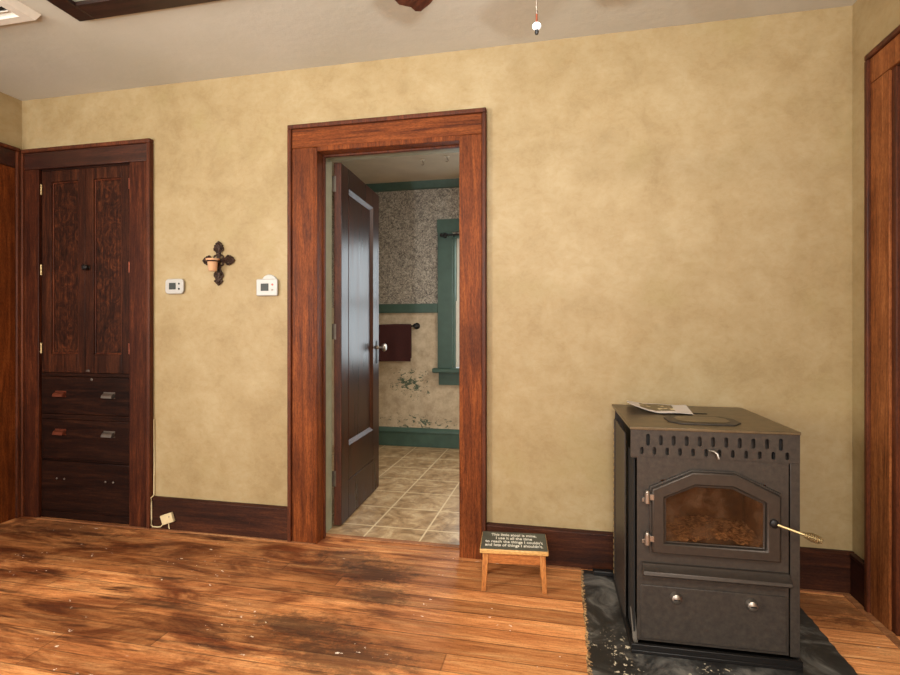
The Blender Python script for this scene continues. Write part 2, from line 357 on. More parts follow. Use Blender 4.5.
def casing(name, label, a, b, top, w, plane, axis, side, mv, mh, out=.02, legs=(1, 1), wl=None):
    """door casing in the plane: side boards, full-width head and a raised backband round the outside; a and b are the outer edges"""
    r = holder(name, label)
    P = (lambda m, u0, u1, d0, d1, z0, z1: m.box(u0, u1, plane+side*d0, plane+side*d1, z0, z1)) if axis == 'x' else (lambda m, u0, u1, d0, d1, z0, z1: m.box(plane+side*d0, plane+side*d1, u0, u1, z0, z1))
    wl = wl or w; bb = .022
    if legs[0]: P(MB(), a+bb, a+wl, 0, out, 0, top-.12).build('side_board', mv, r, .003)
    if legs[1]: P(MB(), b-w, b-bb, 0, out, 0, top-.12).build('side_board', mv, r, .003)
    P(MB(), a+bb, b-bb, 0, out+.001, top-.119, top-bb).build('head_board', mh, r, .003)
    m = MB()
    if legs[0]: P(m, a, a+bb, 0, out+.012, 0, top-bb)
    if legs[1]: P(m, b-bb, b, 0, out+.012, 0, top-bb)
    P(m, a, b, 0, out+.012, top-bb, top)
    m.build('backband', 'band', r, .005)
    return r
casing('trim_doorway', 'reddish brown wood casing round the open doorway', -1.391, -.356, 2.152, .132, YB, 'x', -1, 'cas_v', 'cas_x', wl=.146)
casing('trim_cupboard', 'dark wood casing round the built-in cupboard', -3.11, -2.219, 2.150, .144, YB, 'x', -1, 'dark_v', 'dark_x', wl=.125)
casing('trim_left', 'wood casing at the left edge, beside the corner', 1.37, 2.452, 2.155, .125, XL, 'y', 1, 'cas_v', 'dark_x')
casing('trim_right', 'reddish brown wood casing on the right wall', 1.24, 2.335, 2.165, .140, XR, 'y', -1, 'cas_lit', 'cas_lit')

# jambs of the open doorway: wood on this side, a rabbet painted pale green on the kitchen side
j = holder('trim_jamb', 'wood lining of the open doorway')
m = MB(); m.box(-1.262, -1.230, YB-.018, 2.556, 0, 2.03).box(-.470-.0, -.486, YB-.018, 2.556, 0, 2.03).box(-1.230, -.486, YB-.018, 2.556, 2.01, 2.044)
m.build('lining', 'cas_v', j, .003)
m = MB(); m.box(-1.232, -1.222, 2.535, 2.556, 0, 2.022).box(-1.23, -.486, 2.535, 2.556, 2.002, 2.022).box(-.494, -.484, 2.535, 2.556, 0, 2.022)
m.build('stop', 'band', j, .003)
m = MB(); m.box(-1.262, -1.246, 2.556, 2.68, 0, 2.03).box(-.484, -.470, 2.556, 2.68, 0, 2.03).box(-1.246, -.484, 2.556, 2.68, 2.025, 2.044)
m.build('rabbet', 'green_pale', j, .002)
m = MB(); m.box(-1.40, -1.262, W2, W2+.02, .003, 2.15).box(-.470, -.345, W2, W2+.02, .003, 2.15).box(-1.262, -.470, W2, W2+.02, 2.045, 2.15)
struct(m.build('trim_kitchen_side', 'green', bevel=.003), 'green painted casing on the kitchen side of the doorway')

# baseboards with a bare strip of floor along them
def baseboard(name, label, x0, x1):
    r = holder(name, label)
    MB().box(x0, x1, YB-.018, YB, 0, .158).build('board', 'base', r, .002)
    MB().prism([(YB-.024, .158), (YB-.024, .166), (YB-.014, .175), (YB, .175), (YB, .158)], x0, x1, 'x').build('cap', 'base', r, .001)
baseboard('baseboard_back', 'dark wood baseboard between the cupboard and the doorway', -2.219, -1.391)
baseboard('baseboard_back.001', 'dark wood baseboard behind the stool and the stove', -.356, XR)
r = holder('baseboard_right', 'short dark baseboard in the right corner')
MB().box(XR-.018, XR, 2.335, YB-.024, 0, .158).build('board', 'base_y', r, .002)
MB().box(XR-.023, XR, 2.335, YB-.024, .158, .175).build('cap', 'base_y', r, .004)
m = MB()
for x0, x1, y in [(-2.99, -2.22, YB-.036), (-2.219, -1.391, YB-.032), (-1.391, -1.24, YB-.034), (-.356, .08, YB-.032), (.92, XR-.02, YB-.032)]: m.box(x0, x1, y, y+.016, 0, .004)
m.box(XR-.05, XR-.02, 2.0, YB-.03, 0, .004)
struct(m.build('trim_floor_edge', 'shoe', bevel=.001), 'pale bare wood strip along the foot of the back wall')

# doors set in the left and right walls
d = holder('door_2', 'wood door in the left wall, almost wholly outside the picture')
MB().box(XL-.075, XL-.035, LY0, LY1, 0, 2.045).build('slab', 'cas_v', d)
d = holder('door_3', 'dark door edge at the right edge')
MB().box(XR+.075, XR+.115, RY0+.02, RY1-.02, .005, 2.04).build('slab', 'door_v', d)
m = MB(); m.box(XR-.012, XR+.14, RY1-.018, RY1+.02, 0, 2.06).box(XR-.012, XR+.14, RY0-.02, RY0+.018, 0, 2.06).box(XR-.012, XR+.14, RY0, RY1, 2.042, 2.075)
m.build('jamb_lining', 'band', d, .003)
m = MB(); m.box(XR+.03, XR+.075, RY1-.030, RY1-.018, 0, 2.042).box(XR+.03, XR+.075, RY0+.018, RY0+.03, 0, 2.042).box(XR+.03, XR+.075, RY0, RY1, 2.03, 2.042)
m.build('door_stop', 'cas_v', d, .002)

# ------------------------------------------------------------------ kitchen beyond the doorway
struct(MB().box(KX0-.1, KX1+.1, W2-.05, KY+.1, KH, KH+.1).build('ceiling_kitchen', 'kceil'), 'dim ceiling of the kitchen seen through the doorway')
WX0, WX1, WZ0, WZ1 = -.99, -.14, .715, 1.965
m = MB(); m.box(KX0-.1, WX0, KY, KY+.14, 0, KH).box(WX1, KX1+.1, KY, KY+.14, 0, KH).box(WX0, WX1, KY, KY+.14, 0, WZ0).box(WX0, WX1, KY, KY+.14, WZ1, KH)
struct(m.build('wall_kitchen_back', 'kwall'), 'leafy papered wall over peeling cream plaster in the kitchen')
struct(MB().box(KX0-.1, KX0, W2, KY, 0, KH).build('wall_kitchen_left', 'kwall'))
struct(MB().box(KX1, KX1+.1, W2, KY, 0, KH).build('wall_kitchen_right', 'kwall'))
m = MB(); m.prism([(KY, 2.40), (KY-.02, 2.405), (KY-.035, 2.44), (KY-.045, 2.47), (KY, 2.47)], KX0, KX1, 'x')
struct(m.build('trim_crown', 'green'), 'dark green strip along the top of the kitchen wall')
m = MB(); m.box(KX0, -1.13, KY-.02, KY, 1.25, 1.335).box(0, KX1, KY-.02, KY, 1.25, 1.335)
struct(m.build('trim_rail', 'green', bevel=.004), 'green rail across the kitchen wall')
r = holder('baseboard_kitchen', 'green baseboard under the kitchen wall')
MB().box(KX0, KX1, KY-.022, KY, .003, .135).build('board', 'green', r, .003)
MB().prism([(KY-.03, .135), (KY-.03, .15), (KY-.012, .178), (KY, .178), (KY, .135)], KX0, KX1, 'x').build('cap', 'green', r, .002)
# window with green casing
w = holder('window_1', 'green framed kitchen window at the right side of the doorway')
m = MB(); m.box(-1.13, WX0, KY-.022, KY, .74, 2.0).box(WX1, WX1+.14, KY-.022, KY, .74, 2.0).box(-1.135, WX1+.145, KY-.026, KY, 1.99, 2.11)
m.build('window_casing', 'green', w, .003)
MB().box(-1.17, WX1+.18, KY-.075, KY+.05, .70, .74).build('sill', 'green', w, .006)
MB().box(-1.12, WX1+.13, KY-.02, KY, .585, .70).build('apron', 'green', w, .003)
m = MB(); m.box(WX0, WX0+.018, KY, KY+.14, .74, WZ1).box(WX1-.018, WX1, KY, KY+.14, .74, WZ1).box(WX0, WX1, KY, KY+.14, WZ1-.018, WZ1)
m.build('window_lining', 'green', w)
for z0, z1, y in ((.742, 1.36, KY+.05), (1.33, 1.947, KY+.085)):
    m = MB(); m.ring([(WX0+.018, z0), (WX1-.018, z0), (WX1-.018, z1), (WX0+.018, z1)], [(WX0+.06, z0+.045), (WX1-.06, z0+.045), (WX1-.06, z1-.04), (WX0+.06, z1-.04)], y, y+.032)
    s = m.build('sash', 'white_paint', w, .002)
    MB().box(WX0+.06, WX1-.06, y+.014, y+.018, z0+.045, z1-.04).build('pane', 'glass', s)
cr = thing('curtain_rod', 'black curtain rod bracketed to the green window casing', 'curtain rod', (-1.05, KY-.03, 1.955))
MB().cyl((-.02, -.045, 0), (.98, -.045, 0), .008).build('rod', 'black', cr)
for x in (0, .96): MB().box(x-.012, x+.012, -.05, .008, -.02, .02).build('bracket', 'black', cr, .002)
MB().ball((-.03, -.045, 0), .017).build('finial', 'black', cr)
# towel bar and towel
tb = thing('towel_bar', 'black towel bar with round end on the kitchen wall', 'towel bar', (-1.64, KY, 1.128))
MB().cyl((-.31, -.06, 0), (.31, -.06, 0), .007).build('rod', 'black', tb)
for s_ in (-1, 1):
    MB().lathe([(.030, 0), (.030, .006), (.014, .014), (.012, .045), (.02, .052), (.024, .062), (.018, .074), (0, .078)], (s_*.308, 0, 0), (0, -1, 0)).build('end_post', 'black', tb)
b = bmesh.new(); nx, prof = 24, []
for k in range(9): prof.append((-.012, -.30+.30*k/8))
for k in range(1, 6): a = PI*k/6; prof.append((-.012*math.cos(a), .012*math.sin(a)))
for k in range(13): prof.append((.012, -.33*k/12))
prof = [(-.06-yy, zz) for yy, zz in prof][::1]
grid = []
for i in range(nx+1):
    x = -.26+.527*i/nx
    grid.append([b.verts.new((x, yy+.004*math.sin(x*38)*min(1, abs(zz)*6)*(1 if yy < -.06 else -1), zz+.004*math.sin(x*9))) for yy, zz in prof])
for i in range(nx):
    for k in range(len(prof)-1): b.faces.new((grid[i][k], grid[i+1][k], grid[i+1][k+1], grid[i][k+1]))
m = MB(); m.b.free(); m.b = b
tw = tag(m.build('towel', 'towel', loc=(-1.64, KY, 1.128)), 'dark maroon towel hanging over the black towel bar', 'towel')
mod = tw.modifiers.new('s', 'SOLIDIFY'); mod.thickness = .006; mod.offset = 0
for (x, y), lb in (((-1.11, 4.08), 'small pale hook in the kitchen ceiling, farther from the window'), ((-.90, 4.04), 'small pale hook in the kitchen ceiling, nearer the window')):
    pts = [(0, 0, -.004), (0, 0, -.02)]+[(.012*math.sin(a), 0, -.032-.0+.012*math.cos(a)) for a in [PI*.0+q*.5 for q in range(9)]]
    h = thing('ceiling_hook', lb, 'hook', (x, y, KH), 0, 'hooks in the kitchen ceiling')
    MB().lathe([(.022, 0), (.022, .003), (.008, .006)], (0, 0, 0), (0, 0, -1)).build('base_plate', 'white_paint', h)
    MB().tube(pts, .0025, 6).build('hook', 'nickel', h)

# ------------------------------------------------------------------ open door
dr = holder('door_1', 'dark varnished panel door standing open into the kitchen', (-1.200, 2.700, 0), math.radians(3.5))
T, DW, DZ0, DZ1 = .042, .725, .012, 2.022
px0, px1, pz0, pz1 = .115, .585, .43, 1.905
m = MB()      # local: x is the thickness (0 visible face, -T far face), y runs along the door
m.box(-T, 0, 0, px0, DZ0, DZ1).box(-T, 0, px1, DW, DZ0, DZ1)
m.build('stile', 'door_v', dr, .0025)
m = MB(); m.box(-T, 0, px0, px1, DZ0, .228).box(-T, -.0, px0, px1, .232, pz0).box(-T, 0, px0, px1, pz1, DZ1)
m.build('rail', 'door_v', dr, .002)
MB().box(-T+.012, -.014, px0, px1, pz0, pz1).build('panel', 'door_v', dr)
m = MB(); q = .022
for sx, x0 in ((1, 0), (-1, -T)):
    f = lambda d: x0 - sx*d
    m.prism([(f(-.002), px0), (f(.014), px0+q), (f(.02), px0)], pz0, pz1, 'z'); m.prism([(f(-.002), px1), (f(.014), px1-q), (f(.02), px1)], pz0, pz1, 'z')
    for z, e in ((pz0, q), (pz1, -q)):
        pr = [(f(-.002), z), (f(.014), z+e), (f(.02), z)]
        A = [m.b.verts.new((u, px0, w_)) for u, w_ in pr]; B = [m.b.verts.new((u, px1, w_)) for u, w_ in pr]
        m.b.faces.new(A); m.b.faces.new(B[::-1])
        for i in range(3): m.b.faces.new((A[i], B[i], B[(i+1)%3], A[(i+1)%3]))
m.build('panel_moulding', 'door_m', dr, 0, False)
MB().box(-T, -.001, -.003, .002, DZ0, DZ1).build('edge', 'door_e', dr, .001)
MB().box(.0, .004, .655, .692, .865, 1.02).build('lock_plate', 'black', dr, .003)
MB().lathe([(.016, 0), (.014, .006), (.009, .012), (.008, .032), (.02, .036), (.027, .046), (.027, .056), (.02, .064), (0, .067)], (.003, .672, .975), (1, 0, 0)).build('door_knob', 'nickel', dr)
MB().lathe([(.016, 0), (.014, .006), (.009, .012), (.008, .032), (.02, .036), (.027, .046), (.027, .056), (.02, .064), (0, .067)], (-T-.001, .672, .975), (-1, 0, 0)).build('door_knob', 'nickel', dr)
for z in (1.905, 1.085, .27):
    m = MB(); m.cyl((-.060, -.010, z-.045), (-.060, -.010, z+.045), .0075); m.ball((-.060, -.010, z+.054), .009); m.ball((-.060, -.010, z-.054), .009)
    for q in (-.016, .016): m.lathe([(.0085, -.002), (.0085, .002)], (-.060, -.010, z+q))
    m.box(-.060, -.030, -.0055, -.003, z-.043, z+.043)
    m.build('hinge', 'nickel', dr)

# ------------------------------------------------------------------ built-in cupboard
cb = thing('built_in_cupboard', 'dark brown built-in cupboard with two panel doors over three drawers', 'cupboard', (-2.675, YB, 0))
m = MB(); m.box(-.314, -.296, .03, .40, 0, 2.034).box(.296, .314, .03, .40, 0, 2.034).box(-.296, .296, .385, .40, 0, 2.034).box(-.296, .296, .03, .385, 2.016, 2.034).box(-.296, .296, .03, .385, .825, .845).box(-.296, .296, .03, .385, 0, .02)
m.build('carcass', 'cab_in', cb)
m = MB()
m.box(-.314, -.305, .0, .03, 0, 2.034).box(.305, .314, .0, .03, 0, 2.034).box(-.305, .305, .0, .03, 2.022, 2.034).box(-.305, .305, .0, .03, .826, .846).box(-.305, .305, 0, .03, .578, .606).box(-.305, .305, .004, .03, .336, .344).box(-.305, .305, 0, .03, 0, .042)
m.build('face_frame', 'cab_x', cb, .001)
for s_, x0, x1 in ((-1, -.304, -.001), (1, .001, .304)):
    p0, p1 = (x0+.066, x1-.048) if s_ < 0 else (x0+.056, x1-.058)
    m = MB(); z0, z1, pz0_, pz1_ = .848, 2.02, .955, 1.955
    m.box(x0, p0, -.004, .022, z0, z1).box(p1, x1, -.004, .022, z0, z1); m.box(p0, p1, -.004, .022, z0, pz0_).box(p0, p1, -.004, .022, pz1_, z1)
    d = m.build('door', 'cab_v', cb, .002)
    MB().box(p0-.004, p1+.004, .010, .016, pz0_-.004, pz1_+.004).build('panel', 'panel_v', d)
    m = MB()
    m.ring([(p0, pz0_), (p1, pz0_), (p1, pz1_), (p0, pz1_)], [(p0+.01, pz0_+.01), (p1-.01, pz0_+.01), (p1-.01, pz1_-.01), (p0+.01, pz1_-.01)], .003, .011)
    m.build('panel_bead', 'dark_v', d, .002)
    for z in (1.914, 1.446, .989):
        h = MB().cyl((s_*.3045, -.008, z-.03), (s_*.3045, -.008, z+.03), .0055).build('hinge', 'brass' if s_ < 0 else 'copper', d)
    if s_ > 0:
        MB().lathe([(.013, 0), (.008, .006), (.007, .014), (.016, .02), (.018, .028), (.012, .035), (0, .037)], (.022, -.004, 1.45), (0, -1, 0)).build('knob', 'black', d)
        MB().box(.008, .03, -.007, -.003, .855, .866).build('latch', 'nickel', d, .001)
def pull(x, z, mt, parent):
    m = MB(); w_, h_ = .034, .026      # a half-cup bin pull: open below
    pr = [(-.024*math.sin(a), h_*math.cos(a)-.010) for a in [PI/2*k/6 for k in range(7)]]
    inn = [(u*.86, (w2+.010)*.86-.010) for u, w2 in pr]
    for k in range(6):
        for P_, f in ((pr, 1), (inn, -1)):
            q = [m.b.verts.new((x+sx*w_*(1 if P_ is pr else .93), P_[kk][0]-.004, z+P_[kk][1])) for kk, sx in ((k, -1), (k, 1), (k+1, 1), (k+1, -1))]
            m.b.faces.new(q if f > 0 else q[::-1])
    for sx in (-1, 1): m.prism([(u-.004, z+w2) for u, w2 in pr]+[(-.004, z-.010)], x+sx*w_-.0015, x+sx*w_+.0015, 'x')
    m.box(x-w_-.004, x+w_+.004, -.006, -.004, z+.010, z+.022); m.box(x-w_-.004, x+w_+.004, -.006, -.004, z-.014, z-.008)
    bmesh.ops.remove_doubles(m.b, verts=m.b.verts, dist=.0002)
    return m.build('pull', mt, parent)
for z0, z1, pz, n_ in ((.608, .824, .72, 1), (.346, .576, .50, 1), (.044, .334, .233, 0)):
    d = MB().box(-.303, .303, -.004, .018, z0, z1).build('drawer', 'cab_x', cb, .004)
    MB().box(-.28, .28, .019, .36, z0+.02, z1-.02).build('drawer_box', 'cab_in', d)
    if n_:
        a = pull(-.170, pz, 'copper', d); a['label'] = 'copper coloured bin pull'
        a = pull(.166, pz, 'nickel', d); a['label'] = 'grey metal bin pull'
        if pz > .6: MB().lathe([(.008, 0), (.008, .002), (.003, .003)], (.045, -.004, z1-.012), (0, -1, 0), 12).build('keyhole_plate', 'nickel', d)
    else:
        for x in (-.17, .166):
            for k in (-1, 1): MB().lathe([(.005, 0), (.005, .004), (.0, .006)], (x+k*.026, -.004, pz), (0, -1, 0), 10).build('pull_screw', 'nickel', d)

# ------------------------------------------------------------------ things on the back wall
WY = YB
def thermostat(label, x, z, wide, high, disc):
    t = thing('thermostat', label, 'thermostat', (x, WY, z), 0, 'white thermostats on the tan wall')
    w_, h_ = wide/2, high/2
    if disc: MB().lathe([(.048, 0), (.048, .006), (.045, .009)], (.008, 0, .020), (0, -1, 0), 40).build('wall_plate', 'white', t)
    else: MB().box(-w_+.012, w_-.012, -.006, 0, -h_+.006, h_-.006).build('wall_plate', 'white', t, .004)
    n = 10; rc = .02 if not disc else .008; poly = []
    for cx, cz, a0 in ((w_-rc, h_-rc, 0), (-w_+rc, h_-rc, 90), (-w_+rc, -h_+rc, 180), (w_-rc, -h_+rc, 270)):
        for k in range(n+1): a = math.radians(a0+90*k/n); poly.append((cx+rc*math.cos(a), cz+rc*math.sin(a)))
    MB().prism(poly, -.019, -.006).build('case', 'white', t, .004)
    MB().box(-w_*.56, w_*.18, -.0205, -.018, -h_*.42, h_*.46).build('display', 'screen', t, .001)
    for k, mt in ((1, 'red' if disc else 'screen'), (-1, 'screen' if not disc else 'nickel')):
        MB().lathe([(.0055, 0), (.0055, .003), (.004, .004)], (w_*.55, -.018, k*.014), (0, -1, 0), 14).build('button', mt, t)
    return t
thermostat('white thermostat with rounded case left of the iron cross', -2.074, 1.333, .114, .082, False)
thermostat('white thermostat on a round plate beside the doorway casing', -1.515, 1.318, .122, .088, True)
# iron cross with a ring for a votive cup
cx_, cz_ = -1.806, 1.468
cr = thing('wall_cross', 'ornate dark iron cross hanging on the tan wall between the thermostats', 'cross', (cx_, WY, cz_))
def petal(m, ax, az, L0, L1, wd):         # scrolled arm of a filigree cross, built of wire loops
    px, pz = -az, ax
    for s_ in (-1, 1):
        pts = []
        for k in range(25):
            t = k/24; r = L0+(L1-L0)*t; o = s_*wd*(max(0, math.sin(PI*min(1, t**1.35)))**.6)*(.80+.24*math.sin(4.5*PI*t+.6))
            pts.append((ax*r+px*o, -.010, az*r+pz*o))
        m.tube(pts, .0044, 6)
        m.tube([(ax*(L0+(L1-L0)*(.35+.55*q/8))+px*s_*wd*.42*math.sin(PI*q/8), -.012, az*(L0+(L1-L0)*(.35+.55*q/8))+pz*s_*wd*.42*math.sin(PI*q/8)) for q in range(9)], .0036, 6)
        c0 = L0+(L1-L0)*.55
        pts = [(ax*(c0+.010*math.cos(a)*1.3)+px*s_*(wd*.42+.008*math.sin(a)), -.010, az*(c0+.010*math.cos(a)*1.3)+pz*s_*(wd*.42+.008*math.sin(a))) for a in [q*.7 for q in range(9)]]
        m.tube(pts, .0035, 6)
    m.ball((ax*L1, -.010, az*L1), .0075); m.ball((ax*(L1-.018)+px*wd*.75, -.010, az*(L1-.018)+pz*wd*.75), .006); m.ball((ax*(L1-.018)-px*wd*.75, -.010, az*(L1-.018)-pz*wd*.75), .006)
    m.tube([(ax*(L0-.01), -.008, az*(L0-.01)), (ax*(L1-.008), -.008, az*(L1-.008))], .006, 6)
for ax, az, L, wd in ((0, 1, .096, .028), (0, -1, .128, .027), (1, 0, .090, .025), (-1, 0, .090, .025)):
    m = MB(); petal(m, ax, az, .022, L, wd); m.build('arm', 'iron', cr)
m = MB()
for k in range(4):
    a0 = PI/4+k*PI/2
    m.tube([(.024*math.cos(a0)+.011*math.cos(a), -.010, .024*math.sin(a0)+.011*math.sin(a)) for a in [q*PI/5 for q in range(11)]], .004, 6)
m.ball((0, -.012, 0), .010)
m.build('centre_scroll', 'iron', cr)
cup = (-.003, -.054, -.004)
m = MB(); m.tube([(.031*math.cos(a)+cup[0], .031*math.sin(a)+cup[1], cup[2]-.006) for a in [q*PI/14 for q in range(29)]], .004, 8)
m.tube([(0, -.010, .0), (-.005, -.03, -.012), (-.018, -.044, -.010)], .004, 6)
m.build('ring_holder', 'iron', cr)
vc = thing('votive_cup', 'peach glass votive cup held in the ring of the iron cross', 'candle holder', (cx_+cup[0], WY+cup[1], cz_+cup[2]-.058))
MB().lathe([(.019, 0), (.022, .004), (.027, .05), (.034, .06), (.035, .065), (.031, .065), (.024, .055), (.018, .006)], seg=28).build('cup', 'votive', vc)
MB().lathe([(.0175, .007), (.0205, .030), (.0, .031)], seg=20).build('candle', 'wax', vc)
# telephone jack on the baseboard and its wire
pj = thing('telephone_jack', 'ivory telephone jack tilted on the dark baseboard by the cupboard', 'telephone jack', (-2.108, YB-.018, .066))
m = MB(); m.box(-.037, .037, -.018, 0, -.026, .026); o = m.build('cover', 'beige', pj, .003); o.rotation_euler.y = math.radians(-20)
o = MB().lathe([(.004, 0), (.004, .002), (.002, .003)], (.02, -.018, .008), (0, -1, 0), 10).build('screw', 'nickel', pj); o.rotation_euler.y = math.radians(-20)
MB().tube([(.003, -.006, -.024), (.006, -.007, -.04), (.010, -.008, -.056)], .003, 6).build('lead', 'beige', pj)
m = MB(); m.tube([(-2.212, YB-.006, .60), (-2.213, YB-.006, .30), (-2.212, YB-.0075, .182), (-2.212, YB-.029, .172), (-2.213, YB-.024, .15), (-2.214, YB-.023, .06), (-2.214, YB-.023, .022), (-2.206, YB-.0235, .013), (-2.18, YB-.0235, .013), (-2.155, YB-.0235, .016), (-2.142, YB-.024, .030), (-2.134, YB-.026, .046)], .0032, 8)
tag(m.build('telephone_wire', 'beige'), 'thin ivory wire running down the cupboard casing to the tilted jack', 'wire')

# ------------------------------------------------------------------ things on the ceiling
v = thing('ceiling_vent', 'white louvred register on the ceiling at the upper left', 'vent', (-2.40, 1.635, H))
m = MB(); X0, X1, Y0, Y1 = -.21, .21, -.19, .185
def vring(m, o, i, z0, z1):
    n = 4; A = [m.b.verts.new((x, y, z0)) for x, y in o]; B = [m.b.verts.new((x, y, z1)) for x, y in i]
    for k in range(4): m.b.faces.new((A[k], A[(k+1)%4], B[(k+1)%4], B[k]))
R4 = lambda e: [(X0+e, Y0+e), (X1-e, Y0+e), (X1-e, Y1-e), (X0+e, Y1-e)]
vring(m, R4(0), R4(.002), 0, -.006); vring(m, R4(.002), R4(.014), -.006, -.030); vring(m, R4(.014), R4(.052), -.030, -.032); vring(m, R4(.052), R4(.066), -.032, -.004)
bmesh.ops.remove_doubles(m.b, verts=m.b.verts, dist=.0005)
m.build('frame', 'white_paint', v)
MB().box(X0+.06, X1-.06, Y0+.06, Y1-.06, -.004, -.001).build('duct', 'void', v)
for k in range(8):
    y = Y0+.070+k*.0305
    m = MB(); m.prism([(y, -.028), (y+.018, -.010), (y+.020, -.011), (y+.002, -.030)], X0+.062, X1-.062, 'x'); m.build('louvre', 'white_paint', v)
hh = thing('ceiling_hatch', 'pale ceiling hatch panel in a dark wood frame', 'hatch', (-1.608, 1.388, H))
fx, fy = .434, .480
for nm, q in (('frame_board', (-fx, -fx+.082, -fy, fy)), ('frame_board', (fx-.098, fx, -fy, fy)), ('frame_board', (-fx+.082, fx-.098, fy-.098, fy)), ('frame_board', (-fx+.082, fx-.098, -fy, -fy+.115))):
    MB().box(q[0], q[1], q[2], q[3], -.022, 0).build(nm, 'hatch_frame', hh, .003)
MB().box(-.358, .338, -.368, .386, -.006, .02).build('panel', 'hatch', hh)

FX, FY, FZ = -.09, 1.10, 2.10
fan = thing('ceiling_fan', 'ceiling fan with dark wood blades, one tip showing at the top edge', 'ceiling fan', (FX, FY, FZ))
MB().lathe([(.0, .35), (.07, .349), (.07, .335), (.05, .30), (.018, .285)], seg=28).build('canopy', 'fan', fan)
MB().cyl((0, 0, .17), (0, 0, .30), .013).build('downrod', 'fan', fan)
MB().lathe([(.02, .18), (.09, .17), (.125, .13), (.125, .07), (.10, .035), (.06, .02), (.0, .018)], seg=36).build('motor', 'fan', fan)
MB().lathe([(.05, .02), (.055, .0), (.055, -.04), (.035, -.06), (.0, -.065)], seg=28).build('switch_housing', 'fan', fan)
for k in range(5):
    a = math.radians(132.7+72*k)
    poly = [(.20, -.052), (.30, -.060), (.52, -.072), (.572, -.066), (.584, -.052), (.578, -.034), (.594, 0), (.578, .034), (.584, .052), (.572, .066), (.52, .072), (.30, .060), (.20, .052)]
    bl = MB().prism(poly, -.003, .003, 'z').build('blade', 'blade', fan, .0015)
    bl.rotation_euler = (math.radians(11), 0, a)
    m = MB(); m.prism([(.10, -.018), (.16, -.014), (.21, -.04), (.27, -.03), (.285, 0), (.27, .03), (.21, .04), (.16, .014), (.10, .018)], .004, .010, 'z')
    br = m.build('blade_iron', 'fan', fan); br.rotation_euler = (math.radians(11), 0, a)
m = MB()
m.tube([(.035, .03, -.05), (.035, .03, -.318)], .0011, 6)
ch = m.build('pull_chain', 'nickel', fan)
MB().lathe([(.0015, 0), (.003, .002), (.003, .006), (.0015, .009)], (.035, .03, -.327), (0, 0, 1), 10).build('chain_coupler', 'nickel', ch)
MB().lathe([(.0022, 0), (.0022, .018)], (.035, .03, -.345), (0, 0, 1), 8).build('chain_end', 'copper', ch)
MB().ball((.035, .03, -.353), .0098, (1, 1, .85)).build('chain_ball', 'ball', ch)
MB().lathe([(.0, -.010), (.003, -.009), (.0045, -.005), (.004, 0)], (.035, .03, -.361), (0, 0, 1), 10).build('chain_tip', 'black', ch)

# ------------------------------------------------------------------ hearth sheet and stove
b = bmesh.new(); edge = []
def rag(p, q, n, j):
    for k in range(n):
        t = k/n; e = random.uniform(-j, j); d = (Vector(q)-Vector(p)).normalized()
        edge.append((p[0]+(q[0]-p[0])*t-d.y*e, p[1]+(q[1]-p[1])*t+d.x*e))
rag((.078, 1.35), (.915, 1.35), 20, .002); rag((.915, 1.35), (.915, 2.45), 46, .004); rag((.915, 2.45), (.078, 2.45), 6, .001); rag((.078, 2.45), (.078, 1.35), 46, .004)
m = MB(); m.prism(edge, 0, .005, 'z')
tag(m.build('hearth_sheet', 'pad', smooth=False), 'scuffed black hearth sheet on the floorboards under the stove', 'hearth pad')
# frayed pale edge where the sheet meets the boards
tag(MB().box(-.075, .075, -.014, .014, 0, .022).build('metal_bar', 'black', bevel=.004, loc=(.205, 2.415, .005), rz=.02), 'black bar lying on the hearth sheet against the baseboard', 'bar')

st = thing('pellet_stove', 'charcoal grey pellet stove with arched window door on the black hearth sheet', 'stove', (.487, 1.885, .005), math.radians(1.3))
st.scale = (.985, .985, 1)
OCT_O = [(-.198, .342), (.202, .342), (.202, .556), (.067, .620), (-.067, .620), (-.198, .556)]
OCT_I = [(-.157, .376), (.160, .376), (.160, .530), (.060, .576), (-.060, .576), (-.157, .530)]
# body with a hollow firebox
m = MB()
m.box(-.222, .222, .45, .53, .03, .745).box(-.222, -.19, .008, .45, .03, .745).box(.19, .222, .008, .45, .03, .745).box(-.19, .19, .03, .45, .03, .32).box(-.19, .19, .03, .45, .60, .745)
m.build('body', 'void', st)
m = MB(); m.box(-.19, .19, .26, .27, .32, .60).box(-.19, -.18, .012, .26, .32, .60).box(.18, .19, .012, .26, .32, .60).box(-.18, .18, .012, .26, .32, .33).box(-.18, .18, .012, .26, .59, .60)
m.build('firebox', 'firebox', st)
b = bmesh.new()
bmesh.ops.create_grid(b, x_segments=40, y_segments=14, size=1)
for vv in b.verts:
    x, y = vv.co.x*.175, .125+vv.co.y*.115
    hgt = .020*math.exp(-((x-.02)/.09)**2) * (0.5+.5*math.exp(-((y-.06)/.08)**2))
    vv.co = (x, y, y*.03+.370+hgt*(.7+.6*random.random())+.008*random.random())
m = MB(); m.b.free(); m.b = b; ash = m.build('ash', 'ash', st)
# front plate with the opening
m = MB()
m.box(-.243, -.165, 0, .008, .034, .665).box(.165, .233, 0, .008, .034, .665).box(-.165, .165, 0, .008, .034, .37).box(-.165, .165, 0, .008, .585, .665)
m.build('front_plate', 'stove', st)
